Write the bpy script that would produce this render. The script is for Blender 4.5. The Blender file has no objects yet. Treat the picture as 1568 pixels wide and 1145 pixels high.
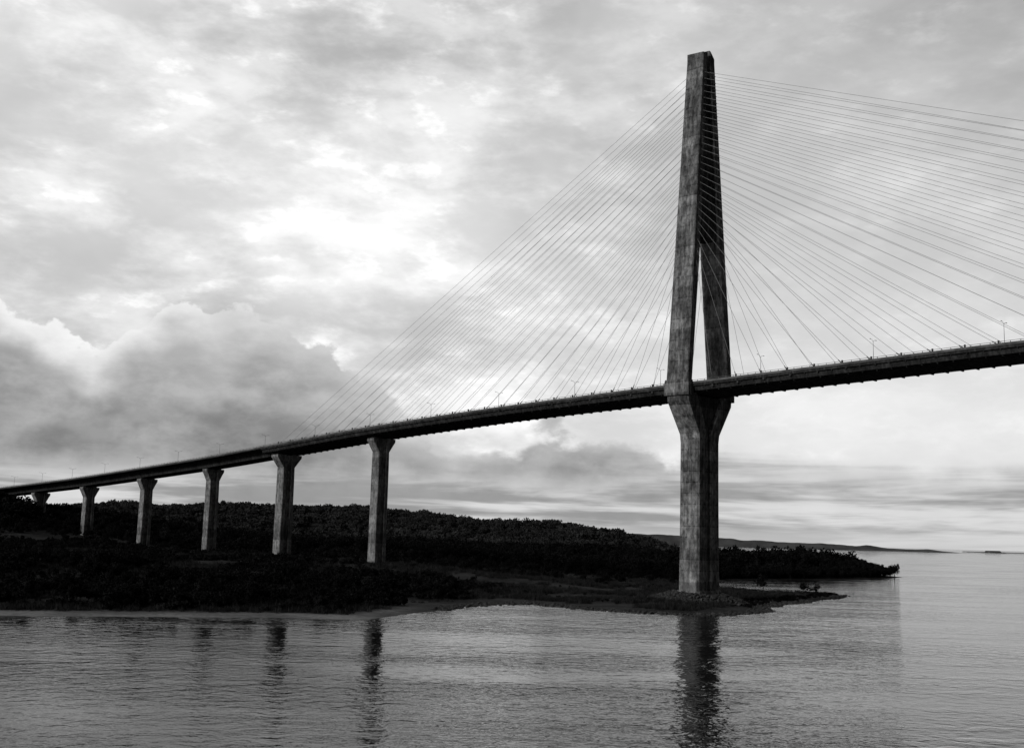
import bpy, bmesh, math, random
import numpy as np
from mathutils import Vector, Matrix, noise as mn
random.seed(7); rng=np.random.default_rng(7)
scene=bpy.context.scene
col=scene.collection
R=math.radians
scene.view_settings.view_transform='Standard'
scene.view_settings.look='None'

# ------------------------------------------------------------ node helpers
class NT:
    def __init__(s,tree): s.t=tree; s.n=tree.nodes; s.l=tree.links
    def node(s,typ,**kw):
        n=s.n.new(typ)
        for k,v in kw.items(): setattr(n,k,v)
        return n
    def put(s,sock,v):
        if isinstance(v,bpy.types.NodeSocket): s.l.new(v,sock)
        else:
            try: sock.default_value=v
            except Exception: sock.default_value=(v,v,v,1)
    def m(s,op,a,b=0.0,c=0.0,clamp=False):
        n=s.node('ShaderNodeMath',operation=op); n.use_clamp=clamp
        s.put(n.inputs[0],a); s.put(n.inputs[1],b)
        if op in('MULTIPLY_ADD','SMOOTH_MIN'): s.put(n.inputs[2],c)
        return n.outputs[0]
    def mr(s,v,a,b,c,d,smooth=True):
        n=s.node('ShaderNodeMapRange'); n.interpolation_type='SMOOTHSTEP' if smooth else 'LINEAR'
        s.put(n.inputs['Value'],v)
        for k,x in (('From Min',a),('From Max',b),('To Min',c),('To Max',d)): s.put(n.inputs[k],x)
        return n.outputs['Result']
    def mix(s,f,a,b):
        n=s.node('ShaderNodeMix'); n.data_type='FLOAT'
        s.put(n.inputs[0],f); s.put(n.inputs[2],a); s.put(n.inputs[3],b)
        return n.outputs[0]
    def noise(s,vec,scale,detail=5,rough=.5,dist=0.0):
        n=s.node('ShaderNodeTexNoise'); s.l.new(vec,n.inputs['Vector'])
        n.inputs['Scale'].default_value=scale; n.inputs['Detail'].default_value=detail
        n.inputs['Roughness'].default_value=rough; n.inputs['Distortion'].default_value=dist
        return n.outputs['Fac']
    def vscale(s,vec,sx,sy,sz,off=(0,0,0),rot=(0,0,0)):
        n=s.node('ShaderNodeMapping'); s.l.new(vec,n.inputs['Vector'])
        n.inputs['Scale'].default_value=(sx,sy,sz); n.inputs['Location'].default_value=off
        n.inputs['Rotation'].default_value=rot
        return n.outputs[0]
    def rgb(s,v):
        n=s.node('ShaderNodeCombineColor')
        for i in range(3): s.put(n.inputs[i],v)
        return n.outputs[0]

def newmat(name,rough=.85):
    mt=bpy.data.materials.new(name); mt.use_nodes=True
    nt=NT(mt.node_tree); b=mt.node_tree.nodes['Principled BSDF']
    b.inputs['Roughness'].default_value=rough
    b.inputs['Specular IOR Level'].default_value=.1
    return mt,nt,b

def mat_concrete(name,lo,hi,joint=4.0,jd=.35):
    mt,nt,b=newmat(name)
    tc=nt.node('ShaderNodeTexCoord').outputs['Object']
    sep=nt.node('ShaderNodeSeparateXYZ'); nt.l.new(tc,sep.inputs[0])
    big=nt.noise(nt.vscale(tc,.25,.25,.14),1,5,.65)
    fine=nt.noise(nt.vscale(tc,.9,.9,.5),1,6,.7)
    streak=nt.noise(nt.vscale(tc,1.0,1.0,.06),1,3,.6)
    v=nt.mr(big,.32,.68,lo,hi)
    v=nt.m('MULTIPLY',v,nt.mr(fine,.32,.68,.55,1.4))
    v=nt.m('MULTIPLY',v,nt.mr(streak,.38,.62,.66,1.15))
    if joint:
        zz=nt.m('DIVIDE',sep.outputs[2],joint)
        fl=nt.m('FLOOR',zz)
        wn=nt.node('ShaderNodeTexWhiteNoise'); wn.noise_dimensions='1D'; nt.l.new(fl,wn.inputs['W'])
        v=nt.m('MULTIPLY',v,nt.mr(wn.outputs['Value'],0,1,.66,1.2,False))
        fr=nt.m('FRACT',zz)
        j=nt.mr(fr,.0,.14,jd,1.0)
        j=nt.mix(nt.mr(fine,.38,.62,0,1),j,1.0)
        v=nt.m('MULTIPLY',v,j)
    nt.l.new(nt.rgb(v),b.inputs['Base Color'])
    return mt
M_conc=mat_concrete('weathered_concrete',.13,.42,4.0,.25)
M_pier=mat_concrete('pier_concrete',.24,.44,4.5,.6)
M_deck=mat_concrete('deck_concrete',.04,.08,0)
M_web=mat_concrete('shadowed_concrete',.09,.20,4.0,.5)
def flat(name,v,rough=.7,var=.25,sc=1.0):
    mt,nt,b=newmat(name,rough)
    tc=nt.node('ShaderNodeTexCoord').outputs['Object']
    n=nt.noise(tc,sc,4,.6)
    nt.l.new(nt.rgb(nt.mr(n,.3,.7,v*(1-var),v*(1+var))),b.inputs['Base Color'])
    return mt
M_asph=flat('asphalt',.05,.9)
M_steel=flat('galvanised_steel',.22,.5)
M_cable=flat('cable_sheath',.42,.5,.1)
M_rock=flat('riprap_rock',.07,.95,.5,.7)
M_bark=flat('bark',.03,.95)
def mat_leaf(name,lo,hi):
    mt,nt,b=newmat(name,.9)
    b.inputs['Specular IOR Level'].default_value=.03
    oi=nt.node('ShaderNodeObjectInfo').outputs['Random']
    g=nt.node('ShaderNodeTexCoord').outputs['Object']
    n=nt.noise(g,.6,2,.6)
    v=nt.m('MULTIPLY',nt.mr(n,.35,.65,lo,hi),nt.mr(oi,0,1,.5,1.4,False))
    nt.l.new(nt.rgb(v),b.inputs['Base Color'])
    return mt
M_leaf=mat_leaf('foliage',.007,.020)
M_hill=mat_leaf('hazy_hillside_foliage',.035,.07)  # paler leaf copy, distance haze painted into the colour
M_shrub=mat_leaf('shrub_foliage',.008,.024)
M_grass=mat_leaf('grass_blades',.02,.055)

# ------------------------------------------------------------ mesh helpers
def empty(name,loc=(0,0,0),rz=0,parent=None):
    e=bpy.data.objects.new(name,None); e.empty_display_size=1
    e.location=loc; e.rotation_euler=(0,0,rz); col.objects.link(e)
    if parent: e.parent=parent
    return e
def obj(name,bm,mats,parent=None,smooth=False,c=None):
    me=bpy.data.meshes.new(name)
    bmesh.ops.recalc_face_normals(bm,faces=bm.faces[:])
    bm.to_mesh(me); bm.free()
    for m_ in (mats if isinstance(mats,list) else [mats]): me.materials.append(m_)
    if smooth:
        for p in me.polygons: p.use_smooth=True
    o=bpy.data.objects.new(name,me); (c or col).objects.link(o)
    if parent: o.parent=parent
    return o
def loft(bm,rings,cap=True,mi=0):
    vs=[[bm.verts.new(p) for p in r] for r in rings]
    n=len(vs[0])
    for a,b in zip(vs[:-1],vs[1:]):
        for i in range(n):
            f=bm.faces.new((a[i],a[(i+1)%n],b[(i+1)%n],b[i])); f.material_index=mi
    if cap:
        bm.faces.new(vs[0]).material_index=mi; bm.faces.new(vs[-1]).material_index=mi
def rect(x0,x1,y0,y1,z,c=0.0):
    if c<=0: return [(x0,y0,z),(x1,y0,z),(x1,y1,z),(x0,y1,z)]
    return [(x0+c,y0,z),(x1-c,y0,z),(x1,y0+c,z),(x1,y1-c,z),(x1-c,y1,z),(x0+c,y1,z),(x0,y1-c,z),(x0,y0+c,z)]
def box(bm,x0,x1,y0,y1,z0,z1,c=0): loft(bm,[rect(x0,x1,y0,y1,z0,c),rect(x0,x1,y0,y1,z1,c)])
def tube(bm,p,q,r,seg=6,r2=None):
    p=Vector(p);q=Vector(q); d=(q-p).normalized()
    u=d.orthogonal().normalized(); v=d.cross(u)
    r2=r if r2 is None else r2
    A=[p+(u*math.cos(2*math.pi*i/seg)+v*math.sin(2*math.pi*i/seg))*r for i in range(seg)]
    B=[q+(u*math.cos(2*math.pi*i/seg)+v*math.sin(2*math.pi*i/seg))*r2 for i in range(seg)]
    loft(bm,[A,B])

# ------------------------------------------------------------ terrain maths
SHORE=[(-4000,120),(-1200,235),(-500,262),(-230,276),(-124,288),(-80,301),(-37,309),(-28,330),(-25,345),(-16,371),(-6,394),
 (10,401),(20,388),(30,376),(46,366),(57,362),(70,367),(82,385),(95,419),(108,448),(126,478),(147,512),(153,530),(146,546),(130,538),
 (112,560),(100,600),(108,660),(134,713),(165,735),(203,763),(255,820),(301,880),(303,905),(292,960),(275,1080),
 (262,1300),(230,1600),(120,2300),(0,3200),(-600,4500),(-4000,6000)]
PX=np.array([p[0] for p in SHORE],float); PY=np.array([p[1] for p in SHORE],float)
def sdist(X,Y):
    d=np.full(X.shape,1e9); ins=np.zeros(X.shape,bool)
    n=len(PX)
    for i in range(n):
        x1,y1,x2,y2=PX[i],PY[i],PX[(i+1)%n],PY[(i+1)%n]
        ex,ey=x2-x1,y2-y1; L=ex*ex+ey*ey
        t=np.clip(((X-x1)*ex+(Y-y1)*ey)/L,0,1)
        d=np.minimum(d,np.hypot(X-x1-t*ex,Y-y1-t*ey))
        if y1!=y2:
            c=((y1>Y)!=(y2>Y))&(X<(x2-x1)*(Y-y1)/(y2-y1)+x1)
            ins^=c
    return np.where(ins,d,-d)
def ss(a,b,x):
    t=np.clip((x-a)/(b-a),0,1); return t*t*(3-2*t)
class VN:
    def __init__(s,seed): s.g=np.random.default_rng(seed).random((256,256))
    def __call__(s,x,y):
        xi=np.floor(x).astype(int); yi=np.floor(y).astype(int)
        fx=x-xi; fy=y-yi; fx=fx*fx*(3-2*fx); fy=fy*fy*(3-2*fy)
        g=s.g; a=g[xi%256,yi%256];b=g[(xi+1)%256,yi%256];c=g[xi%256,(yi+1)%256];d=g[(xi+1)%256,(yi+1)%256]
        return (a*(1-fx)+b*fx)*(1-fy)+(c*(1-fx)+d*fx)*fy
vn=VN(3)
def fbm(x,y,s,o=4):
    r=0;a=.5
    for i in range(o): r=r+a*vn(x/s+i*17.3,y/s+i*9.1); s=s/2; a/=2
    return r/(1-.5**o)
def height(X,Y):
    sd=sdist(X,Y)+(fbm(X,Y,22,3)-.5)*9
    az=X/np.maximum(Y,1)
    z=np.where(sd>0, .75*ss(0,14,sd)+.9*ss(12,40,sd)+7.0*ss(60,190,sd), -3*ss(0,15,-sd))
    rz=np.interp(az,[-.5,-.4,-.3,-.227,-.128,-.048,.026,.095,.14,.18,.24],[40,40,36,44,39,34,30,26,24,20,2])
    rz=rz+(fbm(X,Y,150,4)-.5)*20
    z=z+np.maximum(rz-7,0)*ss(1060,1330,Y+(fbm(X,Y,120,2)-.5)*160)*ss(0,200,sd)
    z=z+30*np.exp(-((X+430)**2+(Y-850)**2)/(2*120**2))*ss(0,60,sd)
    z=z+(fbm(X,Y,30,4)-.5)*3.0*ss(14,90,sd)
    return z,sd

# ------------------------------------------------------------ ground sheet
def axis(parts):
    out=[]
    for a,b,st in parts: out+=list(np.arange(a,b,st))
    return np.array(out)
xs=axis([(-30000,-4000,4000),(-4000,-1200,200),(-1200,-480,18),(-480,360,3),(360,800,20),(800,4000,300),(4000,34001,5000)])
ys=axis([(-2000,200,200),(200,270,8),(270,1000,3),(1000,1600,9),(1600,3000,50),(3000,6500,250),(6500,60001,6000)])
GX,GY=np.meshgrid(xs,ys)
GZ,_=height(GX,GY)
nx,ny=len(xs),len(ys)
verts=np.stack([GX.ravel(),GY.ravel(),GZ.ravel()],1)
ii=(np.arange(ny-1)[:,None]*nx+np.arange(nx-1)[None,:]).ravel()
faces=np.stack([ii,ii+1,ii+nx+1,ii+nx],1)
me=bpy.data.meshes.new('ground'); me.from_pydata(verts.tolist(),[],faces.tolist())
for p in me.polygons: p.use_smooth=True
ground=bpy.data.objects.new('ground',me); col.objects.link(ground)
mt,nt,b=newmat('ground_scrub',.95)
tc=nt.node('ShaderNodeTexCoord').outputs['Object']
sp=nt.node('ShaderNodeSeparateXYZ'); nt.l.new(tc,sp.inputs[0])
n1=nt.noise(nt.vscale(tc,.03,.06,.05),1,5,.65); n2=nt.noise(tc,.6,4,.7)
v=nt.m('MULTIPLY',nt.mr(n1,.35,.65,.010,.038),nt.mr(n2,.3,.7,.5,1.5))
sand=nt.m('MULTIPLY',nt.mr(nt.m('ADD',sp.outputs[2],nt.mr(n2,.3,.7,-.15,.15)),.5,.8,1,0),nt.mr(sp.outputs[0],-42,-22,1,.04))
v=nt.mix(sand,v,nt.m('MULTIPLY',nt.mr(n2,.3,.7,.18,.32),nt.mr(n1,.35,.65,.6,1.2)))
nt.l.new(nt.rgb(v),b.inputs['Base Color']); me.materials.append(mt)

def gz(x,y):
    z,sd=height(np.array([float(x)]),np.array([float(y)])); return float(z[0])

# far coast
fx=np.linspace(300,3150,260)
bm=bmesh.new()
top=[];fr=[];bk=[]
for i,x in enumerate(fx):
    a=x/6500
    h=np.interp(a,[.04,.12,.20,.27,.315,.335,.37,.378,.40],[50,62,44,33,28,17,15,9,0.5])
    h=float(h)+ (fbm(np.array([x]),np.array([5.]),90,4)[0]-.5)*14*min(1,h/25)
    h=max(h,.3)
    fr.append(bm.verts.new((x,6500,-1))); top.append(bm.verts.new((x,6620,h))); bk.append(bm.verts.new((x,7300,-1)))
for i in range(len(fx)-1):
    bm.faces.new((fr[i],fr[i+1],top[i+1],top[i])); bm.faces.new((top[i],top[i+1],bk[i+1],bk[i]))
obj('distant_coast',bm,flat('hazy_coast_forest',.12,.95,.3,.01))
bm=bmesh.new()
for i,(xa,xb,h,y0) in enumerate(((3570,3680,16,8600),(3540,3720,7,8610),(3720,4300,5,9400))):
    loft(bm,[rect(xa,xb,y0,y0+90+i*7,-1,8),rect(xa+10,xb-14,y0+10,y0+80,h,8)])
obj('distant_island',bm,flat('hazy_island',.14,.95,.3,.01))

# ------------------------------------------------------------ water
bm=bmesh.new()
S=60000
vs=[bm.verts.new(p) for p in ((-S,-4000,0),(S,-4000,0),(S,S,0),(-S,S,0))]; bm.faces.new(vs)
mt=bpy.data.materials.new('sea_water'); mt.use_nodes=True; mt.node_tree.nodes.clear(); nt=NT(mt.node_tree)
out=nt.node('ShaderNodeOutputMaterial'); dif=nt.node('ShaderNodeBsdfDiffuse'); glo=nt.node('ShaderNodeBsdfGlossy')
mixs=nt.node('ShaderNodeMixShader'); fre=nt.node('ShaderNodeFresnel'); fre.inputs['IOR'].default_value=1.22
dif.inputs['Color'].default_value=(.012,.012,.012,1); glo.inputs['Color'].default_value=(.86,.86,.86,1); glo.inputs['Roughness'].default_value=.04
nt.l.new(fre.outputs[0],mixs.inputs[0]); nt.l.new(dif.outputs[0],mixs.inputs[1]); nt.l.new(glo.outputs[0],mixs.inputs[2]); nt.l.new(mixs.outputs[0],out.inputs[0])
tc=nt.node('ShaderNodeTexCoord').outputs['Object']
w1=nt.noise(nt.vscale(tc,.28,.34,1,rot=(0,0,R(-28))),1,2,.5,.6)
w2=nt.noise(nt.vscale(tc,.9,1.3,1,rot=(0,0,R(-18))),1,2,.55)
patch=nt.noise(nt.vscale(tc,.008,.022,1),1,3,.6)
sx=nt.node('ShaderNodeSeparateXYZ'); nt.l.new(tc,sx.inputs[0])
amp=nt.m('MULTIPLY',nt.mr(patch,.38,.62,.40,1.25),nt.mr(sx.outputs[0],-30,90,.85,1.3))
near=nt.mr(sx.outputs[1],130,340,1.1,.6)
h=nt.m('ADD',nt.m('MULTIPLY',w1,1.4),nt.m('MULTIPLY',w2,nt.m('MULTIPLY',near,.38)))
h=nt.m('MULTIPLY',h,amp)
bp=nt.node('ShaderNodeBump'); bp.inputs['Strength'].default_value=1; bp.inputs['Distance'].default_value=.20
nt.l.new(h,bp.inputs['Height'])
for n_ in (glo,dif,fre): nt.l.new(bp.outputs[0],n_.inputs['Normal'])
obj('sea_water',bm,mt)

# ------------------------------------------------------------ bridge
PYL=(70.7,427.0)
T=Vector((-.7326,.6806)); 
bridge=empty('cable_stayed_bridge',(PYL[0],PYL[1],0),math.atan2(T.y,T.x))
Nn=Vector((-T.y,T.x))
def world(s,y): return (PYL[0]+T.x*s+Nn.x*y, PYL[1]+T.y*s+Nn.y*y)
TS=[-420,-265,-118,0,100,181,256,322,395,466,541,603,700,900]
TZ=[84,87.4,84.6,80.6,76.8,72.3,66.4,61.3,56.8,52.5,49,46.2,42.7,38]
from numpy import interp
_s=np.arange(-420,901,5.0); _z=np.interp(_s,TS,TZ)
k=np.hanning(17); k/=k.sum(); _zp=np.pad(_z,8,mode='reflect',reflect_type='odd'); _z=np.convolve(_zp,k,'valid')
def ZD(s): return float(np.interp(s,_s,_z))-1.0

ztop=211.3
def outer(z): return float(interp(z,[74,80,212],[15.4,15.2,3.8]))
def inner(z): return float(interp(z,[74,80,135,206,212],[12.3,12.2,6.1,.8,.75]))
def halfL(z): return float(interp(z,[62,80,212],[4.7,4.8,3.7]))
for sgn,nm in((1,'pylon_leg_near'),(-1,'pylon_leg_far')):
    bm=bmesh.new(); rings=[]
    for z in list(np.arange(81,ztop-4,8))+[ztop-3.5]:
        o_,i_,l=outer(z),inner(z),halfL(z)
        y0,y1=sorted((sgn*i_,sgn*o_)); rings.append(rect(-l,l,y0,y1,z,.35))
    r=rings[-1]
    rings.append([(x,y,ztop+(1.6 if sgn<0 else .2)-(abs(y)-.75)*(.9 if sgn<0 else .2)-(.5 if x<0 else 0)) for x,y,z in r])
    loft(bm,rings)
    obj(nm,bm,M_conc,bridge)
bm=bmesh.new()
loft(bm,[rect(-halfL(z)+1.1,halfL(z)-1.1,-inner(z)-.4,inner(z)+.4,z) for z in (137,150,170,190,206.0)])
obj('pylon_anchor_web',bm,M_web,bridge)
bm=bmesh.new()
for sgn in(1,-1):
    y0,y1=sorted((sgn*11.9,sgn*15.9)); loft(bm,[rect(-5.4,5.4,y0,y1,75.4,.4),rect(-5.4,5.4,y0,y1,79.6,.4),rect(-5.1,5.1,y0+.2,y1-.2,81.2,.4)])
obj('pylon_leg_seat',bm,M_conc,bridge)
for sgn,nm in((1,'lower_leg_near'),(-1,'lower_leg_far')):
    bm=bmesh.new(); rings=[]
    for z,o_,i_,l in((76.5,15.2,8.5,4.75),(73.5,14.9,6.5,4.7),(62,7.3,.6,4.35),(59,6.9,.4,4.25),(40,6.95,.45,4.25),(20,7.1,.5,4.3),(4,7.35,.5,4.4)):
        y0,y1=sorted((sgn*i_,sgn*o_)); rings.append(rect(-l,l,y0,y1,z,.7))
    loft(bm,rings); obj(nm,bm,M_conc,bridge)
bm=bmesh.new()
loft(bm,[rect(-3.7,3.7,-12,12,76.0),rect(-3.7,3.7,-11,11,72.5),rect(-3.5,3.5,-1.2,1.2,61.5)])
loft(bm,[rect(-3.7,3.7,-1.5,1.5,z) for z in(61,3)])
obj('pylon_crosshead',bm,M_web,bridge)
bm=bmesh.new()
loft(bm,[rect(-7.5,7.5,-11.5,11.5,-2,2),rect(-7.5,7.5,-11.5,11.5,2.6,2),rect(-6.6,6.6,-10.6,10.6,3.3,2)])
loft(bm,[rect(-5.3,5.3,-8.3,8.3,3.2,1),rect(-4.9,4.9,-7.9,7.9,5.0,1)])
obj('pile_cap',bm,M_conc,bridge)

def sect(s):
    z=ZD(s)
    if s<=262:
        pr=[(12.4,0),(12.4,-1.0),(11.7,-1.15),(11.0,-2.6),(8.6,-3.0)]
    else:
        pr=[(12.4,0),(12.4,-.45),(8.5,-.75),(6.6,-1.1),(5.6,-3.9)]
    r=[(s,y,z+h) for y,h in pr]+[(s,-y,z+h) for y,h in reversed(pr)]
    return r
bm=bmesh.new()
loft(bm,[sect(s) for s in list(np.arange(-330,262,8.0))+[262]])
loft(bm,[sect(s) for s in [262.3]+list(np.arange(270,860,10.0))])
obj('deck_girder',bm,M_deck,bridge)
bm=bmesh.new()
ss_=list(np.arange(-330,860,10.0))
for y0,y1 in((.45,11.3),(-11.3,-.45)):
    vs=[(bm.verts.new((s,y0,ZD(s)+.02)),bm.verts.new((s,y1,ZD(s)+.02))) for s in ss_]
    for a,b_ in zip(vs[:-1],vs[1:]): bm.faces.new((a[0],b_[0],b_[1],a[1]))
obj('road_surface',bm,M_asph,bridge)
bm=bmesh.new()
for yc in(-8.9,-5.9,5.9,8.9,2.9,-2.9):
    for s in np.arange(-325,850,12.0):
        a=[bm.verts.new(p) for p in((s,yc-.08,ZD(s)+.026),(s+4,yc-.08,ZD(s+4)+.026),(s+4,yc+.08,ZD(s+4)+.026),(s,yc+.08,ZD(s)+.026))]
        bm.faces.new(a)
obj('lane_markings',bm,flat('road_paint',.7,.6,.1),bridge)
bm=bmesh.new()
for y in(12.1,-12.1,.0):
    w=.2
    loft(bm,[[(s,y-w,ZD(s)-.1),(s,y+w,ZD(s)-.1),(s,y+w*.6,ZD(s)+.75),(s,y-w*.6,ZD(s)+.75)] for s in ss_])
for y in(12.1,-12.1):
    loft(bm,[[(s,y-.06,ZD(s)+1.15),(s,y+.06,ZD(s)+1.15),(s,y+.06,ZD(s)+1.27),(s,y-.06,ZD(s)+1.27)] for s in ss_])
    for s in np.arange(-328,850,3.0):
        z=ZD(s); box(bm,s-.08,s+.08,y-.07,y+.07,z+.7,z+1.2)
obj('parapet_railing',bm,flat('parapet_concrete',.18,.8,.4,.3),bridge)
bm=bmesh.new()
for s in np.arange(-325,260,5.0):
    z=ZD(s)
    for sg in(1,-1):
        y0,y1=sorted((sg*11.2,sg*12.3)); box(bm,s-.15,s+.15,y0,y1,z-1.35,z-.9)
    loft(bm,[[(s-.2,-10.4,z-3.08),(s+.2,-10.4,z-3.08),(s+.2,10.4,z-3.08),(s-.2,10.4,z-3.08)],[(s-.2,-10.8,z-2.5),(s+.2,-10.8,z-2.5),(s+.2,10.8,z-2.5),(s-.2,10.8,z-2.5)]])
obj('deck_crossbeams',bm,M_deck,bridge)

# cables
bm=bmesh.new(); ba=bmesh.new()
for sg in(1,-1):
    for dr,N,sp_ in((1,25,9.75),(-1,28,10.15)):
        for i in range(N):
            s=dr*(13+i*sp_)
            zt=float(interp(i,[0,3,N-1],[128,139,202.5]))
            yl=sg*(outer(zt)*.5+inner(zt)*.5)
            p=(dr*(halfL(zt)-.3),yl,zt); zb=ZD(s)
            q=(s,sg*11.75,zb+.2)
            tube(bm,p,q,.062,5)
            d=(Vector(p)-Vector(q)).normalized()
            tube(ba,Vector(q)-d*1.0,Vector(q)+d*2.4,.22,8,.14)
            tube(ba,Vector(q)-d*2.1,Vector(q)-d*.9,.38,8)
            tube(ba,Vector(p)-d*1.4,Vector(p),.2,8,.3)
            box(ba,s-.25,s+.25,sg*12.1-.22,sg*12.1+.22,zb+.7,zb+1.55,.05)
obj('stay_cables',bm,M_cable,bridge)
obj('cable_anchors',ba,flat('anchor_pipe',.10,.6),bridge)

# piers
PS=[(181,6.6,5.0,14.0),(256,7.2,5.6,15.6),(324,6.0,4.6,11.5),(395,6.0,4.6,11.5),(466,6.0,4.6,11.5),(534,6.0,4.6,11.5),(612,6.0,4.6,11.5),(684,6,4.6,11.5)]
for k_,(s,W,L,H) in enumerate(PS):
    wx,wy=world(s,0); g=gz(wx,wy)
    zt=ZD(s)-(3.0 if s<262 else 3.9)
    bm=bmesh.new()
    for sg in(1,-1):
        rings=[]
        for z,hw in((g-3,W*.53),(zt-14,W*.5),(zt-7,W*.5),(zt-3.4,H*.42),(zt-1.9,H*.5),(zt-.55,H*.5)):
            y0,y1=sorted((sg*(.18*W if z<zt-5 else .22*W),sg*hw)); l=L*.5*(1.06 if z<zt-12 else 1.0)
            rings.append(rect(-l+s,l+s,y0,y1,z,.25))
        loft(bm,rings)
    loft(bm,[rect(s-L*.5+.5,s+L*.5-.5,-.3*W,.3*W,g-3),rect(s-L*.5+.5,s+L*.5-.5,-.3*W,.3*W,zt-.7)])
    for sg in(1,-1):
        box(bm,s-.9,s+.9,sg*H*.32-.8,sg*H*.32+.8,zt-.58,zt+.25)
    obj('approach_pier',bm,M_pier,bridge)

def lamp(s):
    wx,wy=world(s,0)
    e=empty('street_lamp',(wx,wy,ZD(s)+.7),math.atan2(T.y,T.x))
    bm=bmesh.new(); tube(bm,(0,0,0),(0,0,8.3),.11,8,.055); tube(bm,(0,0,0),(0,0,.6),.2,8); obj('pole',bm,M_steel,e)
    bm=bmesh.new()
    for sg in(1,-1):
        tube(bm,(0,0,8.1),(0,sg*1.0,8.7),.05,6); tube(bm,(0,sg*1.0,8.7),(0,sg*1.8,8.8),.045,6)
    obj('arms',bm,M_steel,e)
    bm=bmesh.new()
    for sg in(1,-1):
        y0,y1=sorted((sg*1.7,sg*2.5)); loft(bm,[rect(-.16,.16,y0,y1,8.74,.06),rect(-.12,.12,y0+.08,y1-.08,8.88,.04)])
    obj('lamp_heads',bm,M_steel,e)
for s in list(np.arange(-26,-320,-43.0))+list(np.arange(18,700,43.0)): lamp(float(s))

# ------------------------------------------------------------ vegetation prototypes
def leafclump(bm,c,r,n,size,squash=.8):
    for _ in range(n):
        d=Vector(rng.normal(size=3)); d.normalize()
        rr=r*(.55+.5*rng.random())
        p=Vector(c)+Vector((d.x*rr,d.y*rr,d.z*rr*squash))
        nrm=(d+Vector(rng.normal(size=3))*.6).normalized()
        u=nrm.orthogonal().normalized(); v=nrm.cross(u)
        a=rng.random()*6.28; u2=u*math.cos(a)+v*math.sin(a); v2=nrm.cross(u2)
        s=size*(.5+.9*rng.random())
        pts=[p+u2*s,p+v2*s*.55,p-u2*s*.9,p-v2*s*.6]
        bm.faces.new([bm.verts.new(q) for q in pts]).material_index=0
def tree_proto(name,H,crown,nb,leafn,size,c,leaf):
    bm=bmesh.new()
    tops=[]
    for _ in range(nb):
        a=rng.random()*6.28; rr=crown*(rng.random()**.6)*.8
        tops.append((math.cos(a)*rr,math.sin(a)*rr,H*(.42+.45*rng.random())))
    for t in tops: leafclump(bm,t,crown*(.33+.25*rng.random()),leafn,size)
    nf=len(bm.faces)
    tube(bm,(0,0,-1),(.1,.1,H*.4),H*.03,6,H*.02)
    for t in tops[:5]: tube(bm,(.1,.1,H*.38),t,H*.017,5,H*.006)
    bm.faces.ensure_lookup_table()
    for f in bm.faces[nf:]: f.material_index=1
    me=bpy.data.meshes.new(name); bm.to_mesh(me); bm.free(); me.materials.append(leaf); me.materials.append(M_bark)
    o=bpy.data.objects.new(name,me); c.objects.link(o)
ct=bpy.data.collections.new('tree_variants')
for i in range(5): tree_proto('broadleaf_tree_%d'%i,9+rng.random()*2,4.2+rng.random(),9,38,.72,ct,M_leaf)
ch=bpy.data.collections.new('hill_tree_variants')
for i in range(4): tree_proto('hill_tree_%d'%i,9+rng.random()*3,4.6+rng.random(),8,20,1.0,ch,M_hill)
cs=bpy.data.collections.new('shrub_variants')
for i in range(4):
    bm=bmesh.new()
    for _ in range(5): leafclump(bm,((rng.random()-.5)*2.2,(rng.random()-.5)*2.2,.5+rng.random()*.9),.75,36,.28)
    for _ in range(4): tube(bm,(0,0,-.5),((rng.random()-.5)*1.5,(rng.random()-.5)*1.5,1.2),.06,4,.03)
    me=bpy.data.meshes.new('shrub_%d'%i); bm.to_mesh(me); bm.free(); me.materials.append(M_shrub)
    cs.objects.link(bpy.data.objects.new('shrub_%d'%i,me))
cg=bpy.data.collections.new('grass_variants')
for i in range(3):
    bm=bmesh.new()
    for _ in range(60):
        x,y=(rng.random(2)-.5)*2.6; a=rng.random()*6.28; h=.5+rng.random()*.9; w=.07
        lean=rng.normal(size=2)*.35
        p=[bm.verts.new((x-math.cos(a)*w,y-math.sin(a)*w,-.2)),bm.verts.new((x+math.cos(a)*w,y+math.sin(a)*w,-.2)),bm.verts.new((x+lean[0],y+lean[1],h))]
        bm.faces.new(p)
    me=bpy.data.meshes.new('grass_%d'%i); bm.to_mesh(me); bm.free(); me.materials.append(M_grass)
    cg.objects.link(bpy.data.objects.new('grass_%d'%i,me))
cr=bpy.data.collections.new('rock_variants')
for i in range(4):
    bm=bmesh.new(); bmesh.ops.create_icosphere(bm,subdivisions=2,radius=.8)
    off=Vector(rng.random(3)*20)
    for v_ in bm.verts:
        n_=mn.noise(v_.co*1.3+off); v_.co*=1+.55*n_; v_.co.z*=.7
        v_.co=Vector([round(q*3.0)/3.0*.5+q*.5 for q in v_.co])
    me=bpy.data.meshes.new('rock_%d'%i); bm.to_mesh(me); bm.free(); me.materials.append(M_rock)
    cr.objects.link(bpy.data.objects.new('rock_%d'%i,me))

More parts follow.
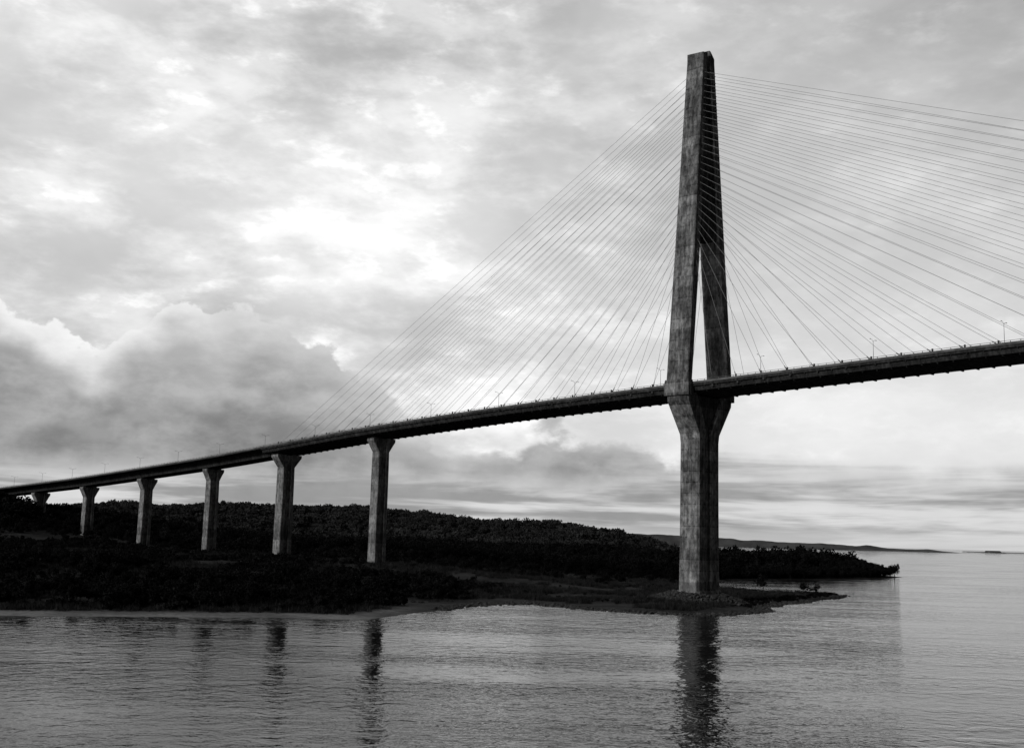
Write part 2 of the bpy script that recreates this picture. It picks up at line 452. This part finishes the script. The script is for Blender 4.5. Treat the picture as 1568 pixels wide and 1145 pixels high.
def scatter(name,pts,scl,coll,nvar,tilt=0.0):
    n=len(pts); print(name,n)
    me=bpy.data.meshes.new(name); me.vertices.add(n)
    me.vertices.foreach_set('co',np.asarray(pts,np.float32).ravel())
    a=me.attributes.new('scl','FLOAT_VECTOR','POINT')
    sc=np.asarray(scl,np.float32)
    if sc.ndim==1: sc=np.stack([sc,sc,sc*(.8+.4*rng.random(n))],1)
    a.data.foreach_set('vector',sc.astype(np.float32).ravel())
    a=me.attributes.new('rot','FLOAT_VECTOR','POINT')
    r=np.stack([rng.normal(size=n)*tilt,rng.normal(size=n)*tilt,rng.random(n)*6.28],1).astype(np.float32)
    a.data.foreach_set('vector',r.ravel())
    a=me.attributes.new('idx','INT','POINT'); a.data.foreach_set('value',rng.integers(0,nvar,n).astype(np.int32))
    o=bpy.data.objects.new(name,me); col.objects.link(o)
    g=bpy.data.node_groups.new(name+'_scatter','GeometryNodeTree')
    g.interface.new_socket('Geometry',in_out='INPUT',socket_type='NodeSocketGeometry')
    g.interface.new_socket('Geometry',in_out='OUTPUT',socket_type='NodeSocketGeometry')
    gi=g.nodes.new('NodeGroupInput'); go=g.nodes.new('NodeGroupOutput')
    ip=g.nodes.new('GeometryNodeInstanceOnPoints'); ci=g.nodes.new('GeometryNodeCollectionInfo')
    ci.inputs['Collection'].default_value=coll; ci.inputs['Separate Children'].default_value=True; ci.inputs['Reset Children'].default_value=True
    def attr(nm,dt):
        x=g.nodes.new('GeometryNodeInputNamedAttribute'); x.data_type=dt; x.inputs['Name'].default_value=nm
        return [q for q in x.outputs if q.enabled and q.name=='Attribute'][0]
    g.links.new(gi.outputs[0],ip.inputs['Points']); g.links.new(ci.outputs[0],ip.inputs['Instance'])
    ip.inputs['Pick Instance'].default_value=True
    g.links.new(attr('idx','INT'),ip.inputs['Instance Index'])
    g.links.new(attr('rot','FLOAT_VECTOR'),ip.inputs['Rotation'])
    g.links.new(attr('scl','FLOAT_VECTOR'),ip.inputs['Scale'])
    g.links.new(ip.outputs[0],go.inputs[0])
    md=o.modifiers.new('scatter','NODES'); md.node_group=g
    return o
def cand(n,x0,x1,y0,y1):
    X=rng.uniform(x0,x1,n); Y=rng.uniform(y0,y1,n)
    k=np.abs(X/Y)<.58; return X[k],Y[k]
def piermask(X,Y,r=9):
    k=np.ones(X.shape,bool)
    for s in [0]+[p[0] for p in PS[:5]]:
        wx,wy=world(s,0); k&=np.hypot(X-wx,Y-wy)>r
    return k
# forest
X,Y=cand(24000,-640,320,520,1060)
Z,sd=height(X,Y)
dens=fbm(X,Y,70,3)
lx=(X-PYL[0])*T.x+(Y-PYL[1])*T.y; ly=(X-PYL[0])*Nn.x+(Y-PYL[1])*Nn.y
front=ss(600,740,Y+X*.25)
k=(sd>5)&(rng.random(X.shape)<front*.8+ .05)&(dens>.36*(1-front))&piermask(X,Y,14)
k&=~((ly>4)&(ly<60)&(lx>150)&(lx<440)&(rng.random(X.shape)<.93))
X,Y,Z=X[k],Y[k],Z[k]
sc=rng.uniform(.5,1.1,len(X))*np.where(Y<700,.65,.85)*(.6+.7*fbm(X,Y,90,2))
# taller stand on the knoll in front of the last piers
ex=[world(rng.uniform(505,620),rng.uniform(13,34)) for _ in range(150)]
EX=np.array([p[0] for p in ex]);EY=np.array([p[1] for p in ex]);EZ,_=height(EX,EY)
X=np.concatenate([X,EX]);Y=np.concatenate([Y,EY]);Z=np.concatenate([Z,EZ]);sc=np.concatenate([sc,rng.uniform(.8,1.45,150)])
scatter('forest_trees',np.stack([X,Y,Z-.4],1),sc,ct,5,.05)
X,Y=cand(22000,-900,300,1060,1480)
Z,sd=height(X,Y); k=(sd>5)&(rng.random(X.shape)<.65); X,Y,Z=X[k],Y[k],Z[k]
scatter('hillside_forest',np.stack([X,Y,Z-.6],1),rng.uniform(.55,1.3,len(X))*(.6+.6*fbm(X,Y,60,2)),ch,4,.05)
X,Y=cand(7000,110,320,700,1000); Z,sd=height(X,Y)
k=(sd>6)&(sd<70); X,Y,Z,sd=X[k],Y[k],Z[k],sd[k]
scatter('headland_trees',np.stack([X,Y,Z-.4],1)[:1200],(rng.uniform(.7,1.25,len(X))*(.6+.7*ss(5,45,sd)))[:1200],ct,5,.05)
X,Y=cand(9000,-260,-20,290,470); Z,sd=height(X,Y); dens=fbm(X,Y,30,3)
k=(sd>17)&(rng.random(X.shape)<ss(.42,.60,dens)*.30); X,Y,Z=X[k],Y[k],Z[k]
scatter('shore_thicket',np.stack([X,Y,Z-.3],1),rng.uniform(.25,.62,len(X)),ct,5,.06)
# shrubs
X,Y=cand(34000,-330,310,285,760); Z,sd=height(X,Y); dens=fbm(X,Y,26,3)
west=ss(30,-40,X)
k=(sd>12+6*rng.random(X.shape))&(rng.random(X.shape)<(ss(.40,.62,dens)*(.25+.75*west)))&piermask(X,Y,11)
X,Y,Z=X[k],Y[k],Z[k]; west=west[k]
scatter('shrubs',np.stack([X,Y,Z],1),rng.uniform(.5,1.5,len(X))*(.42+.75*west),cs,4,.1)
X,Y=cand(16000,85,165,395,600); Z,sd=height(X,Y)
k=(sd>3)&(sd<12)&(rng.random(X.shape)<.22); X,Y,Z=X[k],Y[k],Z[k]
scatter('spit_bushes',np.stack([X,Y,Z],1),rng.uniform(.25,.8,len(X)),cs,4,.1)
# grass
X,Y=cand(40000,-260,200,285,640); Z,sd=height(X,Y); dens=fbm(X,Y,18,3)
k=(sd>11)&(rng.random(X.shape)<ss(.3,.6,dens)); X,Y,Z=X[k],Y[k],Z[k]
scatter('grass',np.stack([X,Y,Z],1),rng.uniform(.6,1.5,len(X)),cg,3,.05)
# riprap rocks
X,Y=cand(50000,-30,165,355,600); Z,sd=height(X,Y)
dp=np.hypot((X-PYL[0]),(Y-PYL[1]))
k=((sd>-3)&(sd<4)&(rng.random(X.shape)<.5))|((dp<19)&(dp>8)&(rng.random(X.shape)<.8)); 
X,Y,Z,dp=X[k],Y[k],Z[k],dp[k]
Z=np.maximum(Z,-.3)+np.where(dp<19,np.clip((19-dp)*.28,0,2.6),0)
scatter('riprap_rocks',np.stack([X,Y,Z],1),rng.uniform(.35,1.1,len(X)),cr,4,.5)

def palm(x,y,H,fr=15,FL=3.6):
    e=empty('palm_tree',(x,y,gz(x,y)-.3))
    bm=bmesh.new(); pp=Vector((0,0,0))
    for i in range(6):
        q=Vector((.08*i*i*.3,.05*i,H*(i+1)/6)); tube(bm,pp,q,.24-.02*i,8,.22-.02*i); pp=q
    obj('trunk',bm,M_bark,e)
    bm=bmesh.new()
    for j in range(fr):
        a=2*math.pi*j/fr+rng.random()*.4; el=rng.uniform(-.1,1.1); prev=None
        d=Vector((math.cos(a),math.sin(a),0)); sd_=Vector((-d.y,d.x,0))
        for t in range(9):
            u=t/8; p=pp+d*(FL*u*math.cos(el*.6))+Vector((0,0,FL*(math.sin(el)*u-.75*u*u)))
            if prev is not None:
                w=.9*math.sin(math.pi*min(1,u*.9+.1))
                for sg in(1,-1):
                    for q_ in(0,.5):
                        b0=prev.lerp(p,q_); b1=prev.lerp(p,q_+.3)
                        tip=b1+sd_*sg*w+d*.3-Vector((0,0,.35*w))
                        bm.faces.new([bm.verts.new(b0),bm.verts.new(b1),bm.verts.new(tip)])
            prev=p
    obj('fronds',bm,M_grass,e)
for (x,y,H) in((-88,420,6.5),(-93,428,4.8),(-150,520,6),(-30,470,3.5),(-180,480,5)): palm(x,y,H)

# ------------------------------------------------------------ world
w=bpy.data.worlds.new('World'); scene.world=w; w.use_nodes=True
nt=NT(w.node_tree); bg=w.node_tree.nodes['Background']
tc=nt.node('ShaderNodeTexCoord').outputs['Generated']
sp=nt.node('ShaderNodeSeparateXYZ'); nt.l.new(tc,sp.inputs[0]); dx,dy,dz=sp.outputs
az=nt.m('ARCTAN2',dx,dy); el=nt.m('ARCSINE',dz)
sky=nt.node('ShaderNodeTexSky'); sky.sky_type='NISHITA'; sky.sun_disc=False
sky.dust_density=3
bw=nt.node('ShaderNodeRGBToBW'); nt.l.new(sky.outputs[0],bw.inputs[0])
clear=nt.m('MULTIPLY',bw.outputs[0],.10)
nA=nt.noise(nt.vscale(tc,1,1,1.7,rot=(0,R(18),0)),3.4,5,.52,.2)
nB=nt.noise(nt.vscale(tc,1,1,2.4,off=(3,1,2),rot=(0,R(14),0)),9,6,.6,.1)
nC=nt.noise(nt.vscale(tc,1,1,2.2,off=(7,4,1)),26,5,.6)
hi=nt.mr(nA,.36,.66,-.10,.12)
hi=nt.m('ADD',hi,nt.mr(nB,.36,.68,-.11,.17))
hi=nt.m('ADD',hi,nt.m('MULTIPLY',nt.mr(nC,.50,.68,0,.18),nt.mr(nB,.45,.6,.15,1)))
hi=nt.m('MULTIPLY',hi,nt.mr(az,-.1,.30,1.0,.35))
bro=nt.mr(az,-.45,.5,.74,.60)
bro=nt.m('SUBTRACT',bro,nt.m('MULTIPLY',nt.mr(el,.24,.48,0,.24),nt.mr(az,-.05,.40,.25,1)))
bro=nt.m('ADD',bro,nt.m('MULTIPLY',nt.mr(el,.19,.10,0,.14),nt.mr(az,-.14,.08,0,1)))
high=nt.m('ADD',bro,hi)
fc=nt.node('ShaderNodeFloatCurve')
nt.l.new(nt.m('MULTIPLY_ADD',az,1/1.2,.5),fc.inputs['Value'])
pts=[(-.6,.17),(-.444,.189),(-.365,.155),(-.286,.180),(-.22,.184),(-.175,.172),(-.13,.145),(-.085,.102),(-.03,.085),(.055,.094),(.125,.077),(.24,.080),(.35,.070),(.45,.076),(.6,.07)]
cv=fc.mapping.curves[0]
cv.points[0].location=(0,pts[0][1]*4); cv.points[1].location=(1,pts[-1][1]*4)
for a,e in pts[1:-1]: cv.points.new(a/1.2+.5,e*4)
fc.mapping.update()
top=nt.m('MULTIPLY',fc.outputs[0],.25)
pn=nt.noise(nt.vscale(tc,1,1,1.5),13,6,.56)
vor=nt.node('ShaderNodeTexVoronoi'); vor.feature='F1'; nt.l.new(tc,vor.inputs['Vector']); vor.inputs['Scale'].default_value=24
pd=nt.m('ADD',nt.m('MULTIPLY',nt.m('SUBTRACT',pn,.5),.13),nt.m('MULTIPLY',nt.m('SUBTRACT',.45,vor.outputs['Distance']),.03))
pd=nt.m('MULTIPLY',pd,nt.mr(az,.08,.22,1,.3))
depth=nt.m('SUBTRACT',nt.m('ADD',top,pd),el)
edge=nt.m('ADD',nt.mr(az,-.2,.05,.007,.013),nt.mr(nA,.4,.6,-.003,.010))
mask=nt.mr(depth,0,edge,0,1)
rim=nt.mr(az,-.42,-.14,.88,.54)
inner_=nt.mr(depth,0,.050,rim,.35)
inner_=nt.m('SUBTRACT',inner_,nt.mr(depth,.04,.12,0,.09))
inner_=nt.mix(nt.mr(az,-.1,.05,0,1),inner_,nt.mr(depth,0,.022,.58,.32))
inner_=nt.m('ADD',inner_,nt.mr(pn,.35,.65,-.08,.11))
inner_=nt.m('ADD',inner_,nt.mr(nC,.35,.7,-.03,.05))
st=nt.noise(nt.vscale(tc,1,1,12,off=(0,0,3)),4.0,5,.6,.3)
low=nt.mr(st,.40,.60,.30,.78)
inner_=nt.mix(nt.mr(el,.065,.025,nt.mr(az,.05,.2,0,.5),.8),inner_,low)
inner_=nt.mix(nt.mr(el,.018,.004,0,.6),inner_,.60)
val=nt.mix(mask,high,inner_)
val=nt.mix(.05,val,clear)
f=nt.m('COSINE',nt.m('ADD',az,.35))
fac=nt.mr(f,-.2,.66,.035,1.07)  # unseen sky behind the camera dimmed to deepen shaded faces
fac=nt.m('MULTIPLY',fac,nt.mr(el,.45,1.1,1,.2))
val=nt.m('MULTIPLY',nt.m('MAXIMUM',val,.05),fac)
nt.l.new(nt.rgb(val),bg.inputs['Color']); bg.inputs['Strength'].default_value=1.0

sd_=bpy.data.lights.new('sun','SUN'); sd_.energy=1.05; sd_.angle=R(10); sd_.color=(1,.998,.99)
so=bpy.data.objects.new('sun',sd_); col.objects.link(so)
e_,a_=R(20),R(-136)
sky.sun_elevation=e_; sky.sun_rotation=a_
dirv=Vector((math.sin(a_)*math.cos(e_),math.cos(a_)*math.cos(e_),math.sin(e_)))
so.rotation_euler=dirv.to_track_quat('Z','Y').to_euler(); so.location=(0,0,300)

cd=bpy.data.cameras.new('camera'); cd.sensor_width=36; cd.lens=40.3; cd.clip_start=.5; cd.clip_end=150000
co=bpy.data.objects.new('camera',cd); col.objects.link(co)
co.matrix_world=Matrix.Translation((0,0,22.5))@Matrix.Rotation(R(90+8.09),4,'X')@Matrix.Rotation(R(1.52),4,'Z')
scene.camera=co
